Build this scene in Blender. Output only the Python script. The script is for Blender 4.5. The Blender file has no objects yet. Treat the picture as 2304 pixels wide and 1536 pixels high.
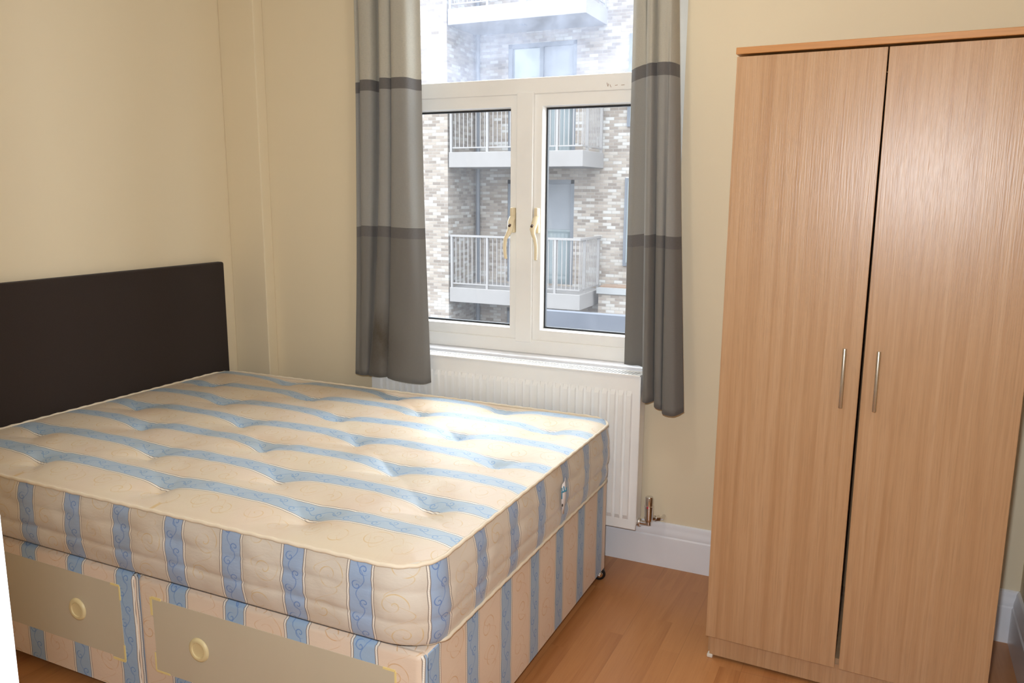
import bpy, bmesh, math, random
from mathutils import Vector, Matrix, noise
random.seed(7)
SC = bpy.context.scene
COL = SC.collection
PI = math.pi

# ------------------------------------------------------------------ camera
CAM = Vector((2.8447, -2.9687, 1.4440))
YAW, PITCH, ROLL = math.radians(24.921), math.radians(10.405), math.radians(0.394)
def make_camera():
    cy, sy, cp, sp = math.cos(YAW), math.sin(YAW), math.cos(PITCH), math.sin(PITCH)
    f = Vector((-sy * cp, cy * cp, -sp)); r0 = Vector((cy, sy, 0)); u0 = r0.cross(f)
    r = math.cos(ROLL) * r0 + math.sin(ROLL) * u0
    u = -math.sin(ROLL) * r0 + math.cos(ROLL) * u0
    cd = bpy.data.cameras.new('camera'); co = bpy.data.objects.new('camera', cd)
    cd.sensor_width = 36; cd.lens = 1819.8 / 2304 * 36; cd.clip_start = 0.02
    m = Matrix((r, u, -f)).transposed().to_4x4(); m.translation = CAM
    co.matrix_world = m; COL.objects.link(co); SC.camera = co
make_camera()

# ------------------------------------------------------------------ world, lights, exposure
SC.view_settings.view_transform = 'Standard'; SC.view_settings.look = 'None'
SC.view_settings.gamma = 1; SC.view_settings.use_curve_mapping = False
SC.view_settings.exposure = -0.10
SC.cycles.use_denoising = True
SC.cycles.max_bounces = 8; SC.cycles.diffuse_bounces = 5; SC.cycles.transparent_max_bounces = 12
SC.cycles.sample_clamp_indirect = 4
W = bpy.data.worlds.new('overcast_sky'); SC.world = W; W.use_nodes = True
bg = W.node_tree.nodes['Background']; bg.inputs[0].default_value = (0.87, 0.935, 1.0, 1)
# overcast sky: three times brighter overhead than at the horizon
_tc = W.node_tree.nodes.new('ShaderNodeTexCoord'); _sx = W.node_tree.nodes.new('ShaderNodeSeparateXYZ'); _mr = W.node_tree.nodes.new('ShaderNodeMapRange')
SKY = 17.0
_mr.inputs['From Min'].default_value = 0; _mr.inputs['From Max'].default_value = 1; _mr.inputs['To Min'].default_value = SKY / 3; _mr.inputs['To Max'].default_value = SKY
W.node_tree.links.new(_tc.outputs['Generated'], _sx.inputs[0]); W.node_tree.links.new(_sx.outputs[2], _mr.inputs[0]); W.node_tree.links.new(_mr.outputs[0], bg.inputs[1])

def light(name, kind, loc, energy, color, target=None, **kw):
    d = bpy.data.lights.new(name, kind); d.energy = energy; d.color = color
    for k, v in kw.items(): setattr(d, k, v)
    o = bpy.data.objects.new(name, d); o.location = loc
    if target is not None:
        o.rotation_euler = (Vector(target) - Vector(loc)).to_track_quat('-Z', 'Y').to_euler()
    COL.objects.link(o); return o
light('ceiling_bulb', 'POINT', (1.95, -1.15, 2.30), 9, (1.0, 0.94, 0.84), shadow_soft_size=0.06)
light('camera_flash', 'AREA', (2.803, -2.960, 1.54), 36, (0.87, 0.935, 1.0), target=(1.75, -0.4, 1.0), shape='RECTANGLE', size=0.05, size_y=0.03)

# ------------------------------------------------------------------ helpers
def obj(name, me, mat=None, parent=None, loc=None):
    o = bpy.data.objects.new(name, me); COL.objects.link(o)
    if mat:
        for m in (mat if isinstance(mat, (list, tuple)) else [mat]):
            if not me.materials or len(me.materials) < len(mat if isinstance(mat, (list, tuple)) else [mat]): me.materials.append(m)
    if parent: o.parent = parent
    if loc: o.location = loc
    return o
def empty(name, loc=(0, 0, 0)):
    o = bpy.data.objects.new(name, None); o.location = loc; o.empty_display_size = 0.1; COL.objects.link(o); return o
def tag(o, label, cat, group=None, kind=None):
    o['label'] = label; o['category'] = cat
    if group: o['group'] = group
    if kind: o['kind'] = kind
    return o
def struct(o): o['kind'] = 'structure'; return o
def addpart(parent, name, mb, mat, label=None, **kw):
    """part given in world coordinates, parented to an Empty that sits at a location"""
    o = obj(name, mb.mesh(name, **kw), mat, parent)
    p = Vector()
    q = parent
    while q: p += q.location; q = q.parent
    o.data.transform(Matrix.Translation(-p))
    if label: o['label'] = label
    return o

class MB:
    def __init__(s): s.bm = bmesh.new()
    def box(s, x0, x1, y0, y1, z0, z1, bev=0.0, seg=2, mi=0):
        r = bmesh.ops.create_cube(s.bm, size=1.0)
        vs = r['verts']
        for v in vs:
            v.co = Vector((x0 + (v.co.x + .5) * (x1 - x0), y0 + (v.co.y + .5) * (y1 - y0), z0 + (v.co.z + .5) * (z1 - z0)))
        fs = set(f for v in vs for f in v.link_faces)
        for f in fs: f.material_index = mi
        if bev > 0:
            es = list(set(e for v in vs for e in v.link_edges))
            rr = bmesh.ops.bevel(s.bm, geom=es, offset=bev, segments=seg, affect='EDGES', profile=.5)
            for f in rr['faces']: f.material_index = mi
        return s
    def cyl(s, p0, p1, r, n=20, r2=None, bev=0.0):
        p0, p1 = Vector(p0), Vector(p1); d = p1 - p0; L = d.length
        rot = d.to_track_quat('Z', 'Y').to_matrix().to_4x4()
        q = bmesh.ops.create_cone(s.bm, cap_ends=True, segments=n, radius1=r, radius2=r if r2 is None else r2, depth=L,
                                  matrix=Matrix.Translation((p0 + p1) / 2) @ rot)
        if bev:
            es = [e for e in set(e for v in q['verts'] for e in v.link_edges) if len(e.link_faces) == 2 and any(len(f.verts) > 4 for f in e.link_faces)]
            bmesh.ops.bevel(s.bm, geom=es, offset=bev, segments=2, affect='EDGES', profile=.5)
        return s
    def lathe(s, prof, c, axis, n=32):
        """prof: list (r, h) along axis from c"""
        a = Vector(axis).normalized(); q = a.to_track_quat('Z', 'Y').to_matrix(); c = Vector(c)
        rings = []
        for r, h in prof:
            if r < 1e-6: rings.append([s.bm.verts.new(c + a * h)])
            else: rings.append([s.bm.verts.new(c + a * h + q @ Vector((r * math.cos(2 * PI * k / n), r * math.sin(2 * PI * k / n), 0))) for k in range(n)])
        for A, B in zip(rings, rings[1:]):
            for k in range(n):
                k2 = (k + 1) % n
                if len(A) == 1 and len(B) == 1: continue
                if len(A) == 1: s.bm.faces.new((A[0], B[k], B[k2]))
                elif len(B) == 1: s.bm.faces.new((A[k], A[k2], B[0]))
                else: s.bm.faces.new((A[k], A[k2], B[k2], B[k]))
        return s
    def tube(s, pts, r, n=10, closed=False, caps=True, rx=None):
        pts = [Vector(p) for p in pts]; N = len(pts); rings = []
        prev = None
        for i, p in enumerate(pts):
            if closed: t = (pts[(i + 1) % N] - pts[i - 1]).normalized()
            else: t = (pts[min(i + 1, N - 1)] - pts[max(i - 1, 0)]).normalized()
            if prev is None:
                up = Vector((0, 0, 1)) if abs(t.z) < .9 else Vector((1, 0, 0))
                u = up.cross(t).normalized()
            else: u = (prev - t * prev.dot(t)).normalized()
            prev = u; v = t.cross(u)
            rr = r[i] if isinstance(r, (list, tuple)) else r
            rings.append([s.bm.verts.new(p + u * ((rx or rr) * math.cos(2 * PI * k / n)) + v * (rr * math.sin(2 * PI * k / n))) for k in range(n)])
        M = N if closed else N - 1
        for i in range(M):
            A, B = rings[i], rings[(i + 1) % N]
            for k in range(n): s.bm.faces.new((A[k], A[(k + 1) % n], B[(k + 1) % n], B[k]))
        if caps and not closed:
            s.bm.faces.new(rings[0][::-1]); s.bm.faces.new(rings[-1])
        return s
    def prism(s, poly, axis, a0, a1, mi=0):
        """poly 2D list extruded along axis 'x','y','z' from a0 to a1; poly gives the other two coords in xyz order"""
        def P(q, a):
            return {'x': (a, q[0], q[1]), 'y': (q[0], a, q[1]), 'z': (q[0], q[1], a)}[axis]
        A = [s.bm.verts.new(P(q, a0)) for q in poly]; B = [s.bm.verts.new(P(q, a1)) for q in poly]
        n = len(poly); fs = []
        for k in range(n): fs.append(s.bm.faces.new((A[k], A[(k + 1) % n], B[(k + 1) % n], B[k])))
        fs.append(s.bm.faces.new(A[::-1])); fs.append(s.bm.faces.new(B))
        for f in fs: f.material_index = mi
        return s
    def grid(s, rows, mi=0):
        R = [[s.bm.verts.new(p) for p in r] for r in rows]
        for i in range(len(R) - 1):
            for j in range(len(R[0]) - 1):
                f = s.bm.faces.new((R[i][j], R[i][j + 1], R[i + 1][j + 1], R[i + 1][j])); f.material_index = mi
        return s
    def mesh(s, name, smooth=None, uvf=None):
        bm = s.bm; bmesh.ops.recalc_face_normals(bm, faces=bm.faces)
        bm.normal_update()
        if uvf:
            L = bm.loops.layers.uv.new('UVMap')
            for f in bm.faces:
                for l in f.loops: l[L].uv = uvf(l.vert.co, f.normal)
        if smooth is not None:
            for f in bm.faces: f.smooth = True
            for e in bm.edges:
                if len(e.link_faces) == 2 and e.calc_face_angle(0) > math.radians(smooth): e.smooth = False
        me = bpy.data.meshes.new(name); bm.to_mesh(me); bm.free(); return me

# ---- node expression builder
class X:
    def __init__(s, t, v): s.t = t; s.v = v
    def _m(s, op, *a, clamp=False):
        n = s.t.nodes.new('ShaderNodeMath'); n.operation = op; n.use_clamp = clamp
        for i, q in enumerate((s,) + a):
            q = q.v if isinstance(q, X) else q
            if isinstance(q, (int, float)): n.inputs[i].default_value = q
            else: s.t.links.new(q, n.inputs[i])
        return X(s.t, n.outputs[0])
    def __add__(s, o): return s._m('ADD', o)
    __radd__ = __add__
    def __sub__(s, o): return s._m('SUBTRACT', o)
    def __rsub__(s, o): return X(s.t, o)._m('SUBTRACT', s)
    def __mul__(s, o): return s._m('MULTIPLY', o)
    __rmul__ = __mul__
    def __truediv__(s, o): return s._m('DIVIDE', o)
    def sin(s): return s._m('SINE')
    def cos(s): return s._m('COSINE')
    def abs(s): return s._m('ABSOLUTE')
    def floor(s): return s._m('FLOOR')
    def fract(s): return s._m('FRACT')
    def sqrt(s): return s._m('SQRT')
    def atan2(s, o): return s._m('ARCTAN2', o)
    def max(s, o): return s._m('MAXIMUM', o)
    def min(s, o): return s._m('MINIMUM', o)
    def gt(s, o): return s._m('GREATER_THAN', o)
    def lt(s, o): return s._m('LESS_THAN', o)
    def clamp(s): return s._m('ADD', 0.0, clamp=True)
    def band(s, a, b, soft):   # 1 inside a..b
        return ((s - a) / soft + .5).clamp() * ((b - s) / soft + .5).clamp()

class Mat:
    def __init__(s, name, rough=.5, spec=.5, metal=0.0):
        s.m = bpy.data.materials.new(name); s.m.use_nodes = True; s.t = s.m.node_tree
        s.b = s.t.nodes['Principled BSDF']; s.out = s.t.nodes['Material Output']
        s.b.inputs['Roughness'].default_value = rough; s.b.inputs['Specular IOR Level'].default_value = spec; s.b.inputs['Metallic'].default_value = metal
    def n(s, kind, **kw):
        q = s.t.nodes.new(kind)
        for k, v in kw.items(): setattr(q, k, v)
        return q
    def link(s, a, b): s.t.links.new(a.v if isinstance(a, X) else a, b)
    def coord(s, which='Object'):
        if not hasattr(s, '_tc'): s._tc = s.n('ShaderNodeTexCoord')
        return s._tc.outputs[which]
    def sep(s, vec):
        q = s.n('ShaderNodeSeparateXYZ'); s.link(vec, q.inputs[0]); return [X(s.t, o) for o in q.outputs]
    def comb(s, *a):
        q = s.n('ShaderNodeCombineXYZ')
        for i, v in enumerate(a):
            if isinstance(v, X): s.link(v, q.inputs[i])
            else: q.inputs[i].default_value = v
        return q.outputs[0]
    def scale(s, vec, sc):
        q = s.n('ShaderNodeMapping'); s.link(vec, q.inputs[0]); q.inputs['Scale'].default_value = sc; return q.outputs[0]
    def noise(s, vec, scale, detail=3, rough=.55, dist=0.0):
        q = s.n('ShaderNodeTexNoise'); s.link(vec, q.inputs['Vector']); q.inputs['Scale'].default_value = scale
        q.inputs['Detail'].default_value = detail; q.inputs['Roughness'].default_value = rough; q.inputs['Distortion'].default_value = dist
        return X(s.t, q.outputs[0])
    def white(s, vec):
        q = s.n('ShaderNodeTexWhiteNoise', noise_dimensions='3D'); s.link(vec, q.inputs[0]); return X(s.t, q.outputs[0])
    def mix(s, fac, a, b, mode='MIX'):
        q = s.n('ShaderNodeMix', data_type='RGBA', blend_type=mode)
        for sock, v in ((q.inputs[0], fac), (q.inputs[6], a), (q.inputs[7], b)):
            if isinstance(v, X): s.link(v, sock)
            elif isinstance(v, (int, float)): sock.default_value = v
            elif isinstance(v, tuple): sock.default_value = v if len(v) == 4 else v + (1,)
            else: s.link(v, sock)
        return q.outputs[2]
    def ramp(s, fac, stops):
        q = s.n('ShaderNodeValToRGB'); e = q.color_ramp.elements
        while len(e) < len(stops): e.new(.5)
        for el, (p, c) in zip(e, stops): el.position = p; el.color = c if len(c) == 4 else tuple(c) + (1,)
        s.link(fac, q.inputs[0]); return q.outputs[0]
    def color(s, c):
        if isinstance(c, tuple): s.b.inputs['Base Color'].default_value = c if len(c) == 4 else c + (1,)
        else: s.link(c, s.b.inputs['Base Color'])
        return s
    def bump(s, h, strength=.2, dist=.002):
        q = s.n('ShaderNodeBump'); q.inputs['Strength'].default_value = strength; q.inputs['Distance'].default_value = dist
        s.link(h, q.inputs['Height']); s.link(q.outputs[0], s.b.inputs['Normal']); return s
def srgb(r, g, b):
    f = lambda c: (c / 255) / 12.92 if c <= 10 else (((c / 255) + .055) / 1.055) ** 2.4
    return (f(r), f(g), f(b))
def plain(name, c, rough=.5, spec=.5, metal=0.0): return Mat(name, rough, spec, metal).color(c).m

# ------------------------------------------------------------------ materials
def wall_paint(name, c):
    M = Mat(name, .65, .3); v = M.coord()
    n1 = M.noise(v, 1.3, 3); n2 = M.noise(v, 160, 2)
    M.color(M.mix((n1 - .35) * .5, c, tuple(x * .93 for x in c))); M.bump(n2, .08, .001); return M.m
CREAM = wall_paint('cream_wall_paint', srgb(229, 214, 185))
CEIL = wall_paint('white_ceiling_paint', srgb(238, 236, 228))
def gloss(name, c, rough=.3, dirt=.0):
    M = Mat(name, rough, .5); v = M.coord()
    n = M.noise(v, 7, 4)
    M.color(M.mix((n - .45) * 1.2, c, tuple(x * (1 - .12 - dirt) for x in c))); return M.m
WHITE_GLOSS = gloss('white_gloss_paint', srgb(232, 232, 236), .28)
UPVC = gloss('white_plastic_frame', srgb(242, 240, 236), .3)
UPVC_DIRTY = gloss('stained_plastic_handle', srgb(232, 216, 182), .35, .12)
RAD = gloss('white_radiator_enamel', srgb(243, 242, 240), .3)
RAD_DARK = plain('radiator_inside', srgb(110, 112, 116), .6)
GASKET = plain('black_rubber_gasket', srgb(26, 28, 34), .5)
CHROME = plain('chrome', (.72, .70, .68), .12, .5, 1.0)
STEEL = Mat('brushed_steel', .32, .5, 1.0).color(srgb(196, 188, 176)).m
BLACK = plain('black_rubber', srgb(18, 18, 20), .4)
DARK_VOID = plain('dark_board', srgb(40, 30, 22), .8)

def glass(name, haze, tint, rough_noise=6.0):
    m = bpy.data.materials.new(name); m.use_nodes = True; t = m.node_tree; t.nodes.clear()
    M = Mat.__new__(Mat); M.m = m; M.t = t
    out = M.n('ShaderNodeOutputMaterial'); tr = M.n('ShaderNodeBsdfTransparent'); tr.inputs[0].default_value = (.97, .98, .98, 1)
    gl = M.n('ShaderNodeBsdfGlossy'); gl.inputs['Roughness'].default_value = .02
    lw = M.n('ShaderNodeLayerWeight'); fr = X(t, lw.outputs['Facing']); fr = (fr * fr) * (fr * fr) * fr * .8 + .02
    m1 = M.n('ShaderNodeMixShader'); M.link(fr, m1.inputs[0]); M.link(tr.outputs[0], m1.inputs[1]); M.link(gl.outputs[0], m1.inputs[2])
    tl = M.n('ShaderNodeBsdfTranslucent'); tl.inputs[0].default_value = tint + (1,)
    v = M.coord(); z = M.sep(v)[2]
    n = M.noise(v, rough_noise, 5, .65); sp = M.noise(v, 90, 2)
    f = ((n - .35) * 1.1 + (sp - .5) * .25 + .35) * haze
    m2 = M.n('ShaderNodeMixShader'); M.link(f.clamp(), m2.inputs[0]); M.link(m1.outputs[0], m2.inputs[1]); M.link(tl.outputs[0], m2.inputs[2])
    M.link(m2.outputs[0], out.inputs[0]); return m
GLASS_HAZY = glass('dusty_hazy_window_glass', .14, (.78, .84, 1.0))
GLASS = glass('slightly_dusty_window_glass', .03, (.88, .90, .95))

def wood_laminate(name, c0, c1, c2, rough, axis='z', bumpy=.15):
    M = Mat(name, rough, .5); v = M.coord()
    s1 = {'z': (48, 48, .8), 'x': (.9, 30, 30)}[axis]; s2 = {'z': (260, 260, 9), 'x': (9, 260, 260)}[axis]
    a = M.noise(M.scale(v, s1), 1.0, 4, .6, .6); b = M.noise(M.scale(v, s2), 1.0, 2, .6)
    col = M.ramp(a, [(.3, c0), (.5, c1), (.72, c2)])
    M.color(M.mix((b - .48) * 1.6, col, tuple(x * .68 for x in c1)))
    M.bump(b, bumpy, .0015); return M.m
BEECH = wood_laminate('pale_wood_laminate', srgb(188, 151, 116), srgb(181, 142, 105), srgb(169, 128, 91), .33, 'z', .3)
BEECH_EDGE = wood_laminate('pale_wood_edging', srgb(198, 142, 84), srgb(188, 130, 74), srgb(172, 116, 62), .4, 'x', .1)

def floor_laminate():
    M = Mat('oak_laminate_floor', .3, .45); x, y, z = M.sep(M.coord())
    pw, pl = .195, 1.29
    ix = (x / pw).floor(); off = M.white(M.comb(ix, 3.3, 0.0))
    yy = y / pl + off; iy = yy.floor(); fx = (x / pw).fract(); fy = yy.fract()
    # three strips printed on each plank
    sx = (x / (pw / 3)).floor(); so = M.white(M.comb(sx, 7.7, 1.0)); sy = (y / .43 + so).floor()
    r1 = M.white(M.comb(sx, sy, 2.0)); r2 = M.white(M.comb(ix, iy, 5.0))
    g = M.noise(M.comb(x * 26 + r1 * 40, y * 1.6, 0.0), 1.0, 4, .6, .8)
    fine = M.noise(M.comb(x * 240, y * 7, 0.0), 1.0, 2)
    col = M.ramp(g * .7 + r1 * .3, [(.25, srgb(178, 122, 74)), (.5, srgb(190, 134, 84)), (.75, srgb(164, 108, 62))])
    col = M.mix((fine - .5) * .7, col, srgb(140, 84, 44))
    col = M.mix(r2 * .22, col, srgb(160, 94, 50))
    seam = (1 - fx.band(.006, .994, .008) * fy.band(.001, .999, .0015)).clamp()
    col = M.mix(seam * .22, col, srgb(92, 54, 28))
    M.color(col); M.bump(fine, .05, .001); return M.m
FLOOR = floor_laminate()

def damask(name, field, field2, blue, blue2, tan, sheen, rough, stain):
    """striped ticking: UV.x in stripe units (blue stripe centred on every integer), UV.y along the stripe in the same unit"""
    M = Mat(name, rough, .5)
    U, V, _ = M.sep(M.coord('UV'))
    wob = M.noise(M.comb(U * .5, V * 1.0, 0.0), 2.2, 2)
    u = U + (wob - .5) * .05
    c = (u + .5).floor(); d = u - c; s = d.abs()
    def spiral(du, dv, pitch, R, w, sgn=1.0):
        r = (du * du + dv * dv).sqrt(); th = (dv * sgn).atan2(du)
        t = (r / pitch - th / (2 * PI)).fract()
        dist = (t - .5).abs() * pitch
        return ((w - dist) / .006 + .5).clamp() * ((R - r) / .008 + .5).clamp()
    # blue stripe ornament: running wave with curls
    P = .46
    ph = (V / P + c * .37).fract()
    wave = (d - (ph * (2 * PI)).sin() * .06).abs()
    l1 = ((.006 - wave) / .008 + .5).clamp()
    s1 = spiral(d - .055, (ph - .5) * P, .058, .072, .0065)
    s2 = spiral(d + .055, (ph - (ph - .5).gt(0.0)) * P, .058, .072, .0065, -1.0)
    orn = (l1 * .85).max(s1).max(s2)
    # cream field ornament: large scrolls
    e = (u.fract() - .5)
    cf = u.floor(); Q = .98
    pv = (V / Q + M.white(M.comb(cf, 1.0, 4.0))).fract()
    f1 = spiral(e - .05, (pv - .30) * Q, .135, .225, .0068)
    f2 = spiral(e + .07, (pv - .74) * Q, .12, .18, .0068, -1.0)
    wv = (e - ((pv + .02) * (4 * PI)).sin() * .17).abs()
    f3 = ((.007 - wv) / .007 + .5).clamp() * e.abs().lt(.24)
    brk = M.noise(M.comb(U * 3, V * 3, 2.0), 1.6, 2)
    fo = f1.max(f2).max(f3 * .7) * ((brk - .33) * 5).clamp()
    n1 = M.noise(M.comb(U, V, 0.0), .9, 3); weave = M.noise(M.comb(U * 180, V * 60, 0.0), 1.0, 1)
    base = M.mix((n1 - .4) * 2.0, field, field2)
    base = M.mix(fo * .8, base, tan)
    bl = M.mix((n1 - .3) * .9, blue, tuple(x * .86 for x in blue))
    bl = M.mix(orn * .8, bl, blue2)
    hw = .152
    inb = ((hw - s) / .006 + .5).clamp()
    col = M.mix(inb, base, bl)
    cord = s.band(hw + .007, hw + .034, .006)
    dash = ((V * 34 + U * 30).fract() - .5).abs() * 2
    col = M.mix(cord, col, M.mix(dash * .4, srgb(236, 230, 220), srgb(206, 198, 186)))
    ln = s.band(hw - .002, hw + .007, .005).max(s.band(hw + .033, hw + .042, .005))
    col = M.mix(ln * .85, col, srgb(92, 74, 66))
    st = M.noise(M.comb(U * .6, V * .6, 9.0), 1.1, 4)
    col = M.mix(((st - .52) * 4).clamp() * stain, col, srgb(214, 176, 112), 'MULTIPLY')
    M.color(col)
    M.b.inputs['Sheen Weight'].default_value = sheen
    cre = M.noise(M.comb(U * 5, V * 9, 5.0), 1.4, 4, .6)
    M.bump(cre + weave * .05, .22, .004)
    return M.m
TICK_TOP = damask('mattress_top_ticking', srgb(214, 198, 174), srgb(214, 192, 174), srgb(166, 184, 200), srgb(92, 138, 190), srgb(204, 172, 116), .1, .5, .45)
TICK_SIDE = damask('mattress_border_ticking', srgb(212, 203, 190), srgb(206, 193, 178), srgb(156, 176, 204), srgb(78, 120, 186), srgb(206, 178, 126), .15, .32, .4)
TICK_BASE = damask('divan_ticking', srgb(222, 202, 182), srgb(220, 196, 176), srgb(156, 180, 206), srgb(80, 124, 190), srgb(206, 164, 116), .1, .5, .12)
PIPING = plain('ivory_piping', srgb(226, 212, 190), .6)
BOARD = Mat('cream_drawer_board', .55, .35)
BOARD.color(BOARD.mix((BOARD.noise(BOARD.coord(), 5, 3) - .4) * .8, srgb(200, 190, 168), srgb(192, 181, 158))); BOARD = BOARD.m
TORN = plain('torn_yellowed_edge', srgb(232, 212, 146), .7)
KNOB = plain('yellowed_plastic', srgb(222, 206, 160), .4)
def fabric(name, c, scale=600, var=.15):
    M = Mat(name, .9, .15); v = M.coord()
    a = M.noise(M.scale(v, (1, 1, .25)), scale, 2); b = M.noise(M.scale(v, (.25, .25, 1)), scale, 2)
    M.color(M.mix((a + b - .8) * var * 4, c, tuple(x * .6 for x in c))); M.bump(a + b, .3, .0008)
    M.b.inputs['Sheen Weight'].default_value = .1; return M.m
BROWN = fabric('dark_brown_upholstery', srgb(54, 45, 41))

def curtain_mat(stain):
    M = Mat('banded_grey_curtain_linen', .9, .15)
    U, V, _ = M.sep(M.coord('UV'))
    A, B, D, Cc = srgb(184, 178, 164), srgb(150, 147, 142), srgb(105, 101, 99), srgb(120, 116, 111)
    wv = M.noise(M.comb(U * 420, V * 60, 0.0), 1.0, 2) + M.noise(M.comb(U * 60, V * 420, 3.0), 1.0, 2)
    col = M.mix(V.lt(1.888), A, B); col = M.mix(V.lt(1.30), col, Cc)
    dk = V.band(1.845, 1.888, .001).max(V.band(1.258, 1.302, .001))
    col = M.mix(dk, col, D)
    if stain:
        st = M.noise(M.comb(U * 5, V * 4, 0.0), 1.6, 4)
        r = ((U - .53) * (U - .53) * 9 + (V - .80) * (V - .80) * 26).sqrt()
        col = M.mix(((1 - r) * 1.4).clamp() * (st * 1.3), col, srgb(74, 62, 46))
    col = M.mix((wv - .86) * .5, col, tuple(x * .7 for x in B))
    M.color(col); M.bump(wv, .25, .001); M.b.inputs['Sheen Weight'].default_value = .15
    # thin cloth lets a little daylight through
    tl = M.n('ShaderNodeBsdfTranslucent'); M.link(col, tl.inputs[0])
    mx = M.n('ShaderNodeMixShader'); mx.inputs[0].default_value = .12
    M.link(M.b.outputs[0], mx.inputs[1]); M.link(tl.outputs[0], mx.inputs[2]); M.link(mx.outputs[0], M.out.inputs[0])
    return M.m
CURT_L, CURT_R = curtain_mat(True), curtain_mat(False)

def brick_mat(name, tones, mortar):
    M = Mat(name, .85, .2); x, y, z = M.sep(M.coord())
    h = x + y
    rz = z / .075; row = rz.floor(); hh = h / .225 + row * .5 - ((row * .5).floor()) ; hh = h / .225 + (row * .5).fract()
    ci = hh.floor(); fx, fz = hh.fract(), rz.fract()
    r = M.white(M.comb(ci, row, 1.0)); big = M.noise(M.comb(h, z, 0.0), .55, 3)
    col = M.ramp(r * .75 + (big - .5) * .9 + .12, tones)
    br = fx.band(.03, .97, .03) * fz.band(.07, .93, .06)
    M.color(M.mix(br, mortar, col)); M.bump(br, .4, .01); return M.m
BRICK = brick_mat('pale_mixed_stock_brick', [(.15, (0.1025, 0.0825, 0.0688)), (.4, (0.1438, 0.1175, 0.0975)), (.66, (0.1850, 0.1575, 0.1325)), (.83, (0.2188, 0.2075, 0.1938)), (.97, (0.2562, 0.2500, 0.2400))], (0.1562, 0.1400, 0.1250))
CONC = gloss('pale_precast_concrete', (0.1230, 0.1140, 0.1092), .8)
RAIL = plain('pale_grey_painted_steel', (0.1290, 0.1200, 0.1152), .5)
SLATE = plain('grey_window_metal', (0.0450, 0.0510, 0.0630), .5)
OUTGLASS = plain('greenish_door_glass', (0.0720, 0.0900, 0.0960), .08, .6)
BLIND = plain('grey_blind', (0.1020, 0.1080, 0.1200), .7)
ROOF_DARK = gloss('dark_grey_roof_felt', (0.0360, 0.0408, 0.0540), .7)
ROOF_LIGHT = gloss('pale_grey_roof_felt', (0.0840, 0.0870, 0.0990), .7)
TERRA = gloss('terracotta_gravel', (0.1200, 0.0750, 0.0480), .9)
COPING = plain('white_coping', (0.1500, 0.1500, 0.1500), .6)

# ------------------------------------------------------------------ room shell
XL, XR, YF, ZC = .03, 3.32, -2.75, 2.52
WX0, WX1, WZ0, WZ1 = .87, 2.135, .79, 2.36      # window opening
def S(name, mb, mat, **kw): return struct(obj(name, mb.mesh(name, **kw), mat))
S('floor', MB().box(XL - .1, XR + .1, -4.3, .2, -.08, 0), FLOOR)
S('ceiling', MB().box(XL - .1, XR + .1, -4.3, .2, ZC, ZC + .1), CEIL)
S('wall_left', MB().box(XL - .1, XL, -4.3, .2, 0, ZC), CREAM)
S('wall_right', MB().box(XR, XR + .1, -4.3, .2, 0, ZC), CREAM)
m = MB(); T = .22
m.box(XL, WX0, 0, T, 0, ZC).box(WX1, XR, 0, T, 0, ZC).box(WX0, WX1, 0, T, 0, WZ0 - .035).box(WX0, WX1, 0, T, WZ1, ZC)
S('wall_back', m, CREAM)
S('trim_1', MB().box(XL, .232, -.06, 0, 0, ZC, .004), CREAM)          # boxed-in pipe corner
S('wall_back_pier', MB().box(3.245, XR, -.05, 0, 0, ZC), CREAM)
DX0, DX1, DZ = 2.477, 3.25, 2.02                                       # doorway the camera stands in
m = MB(); m.box(XL, DX0 - .02, YF - .1, YF, 0, ZC).box(DX1 + .02, XR, YF - .1, YF, 0, ZC).box(DX0 - .02, DX1 + .02, YF - .1, YF, DZ + .02, ZC)
S('wall_front', m, CREAM)
S('wall_hall', MB().box(XL - .1, XR + .1, -4.4, -4.3, 0, ZC), CREAM)
m = MB()
m.box(DX0 - .02, DX0, YF - .105, YF + .004, 0, DZ + .02, .003).box(DX1, DX1 + .02, YF - .105, YF + .004, 0, DZ + .02, .003).box(DX0, DX1, YF - .105, YF + .004, DZ, DZ + .02, .003)
m.box(DX0 - .07, DX0 - .012, YF, YF + .014, 0, DZ + .07, .004).box(DX1 + .012, DX1 + .065, YF, YF + .014, 0, DZ + .07, .004).box(DX0 - .012, DX1 + .012, YF, YF + .014, DZ + .012, DZ + .07, .004)
S('door_1', m, WHITE_GLOSS)
def skirt(name, p0, p1, nrm):
    """moulded skirting along p0->p1 (2D), profile grows along nrm"""
    prof = [(0, 0), (.02, 0), (.02, .118), (.0195, .122), (.0155, .127), (.0165, .133), (.0155, .142), (.0125, .152), (.0105, .160), (.0105, .166), (.008, .174), (.003, .178), (0, .178)]
    m = MB(); A = []
    for p in (p0, p1): A.append([m.bm.verts.new((p[0] + nrm[0] * d, p[1] + nrm[1] * d, z)) for d, z in prof])
    n = len(prof)
    for k in range(n): m.bm.faces.new((A[0][k], A[0][(k + 1) % n], A[1][(k + 1) % n], A[1][k]))
    m.bm.faces.new(A[0][::-1]); m.bm.faces.new(A[1])
    return S(name, m, WHITE_GLOSS, smooth=30)
skirt('baseboard_back', (.232, 0), (3.245, 0), (0, -1))
skirt('baseboard_pier', (3.245, -.05), (XR, -.05), (0, -1))
skirt('baseboard_left', (XL, YF), (XL, -.06), (1, 0))
skirt('baseboard_right', (XR, YF), (XR, -.05), (-1, 0))
S('windowsill', MB().box(WX0 + .002, WX1 - .002, -.022, T, WZ0 - .035, WZ0, .006), WHITE_GLOSS).name = 'trim_2'

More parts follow.
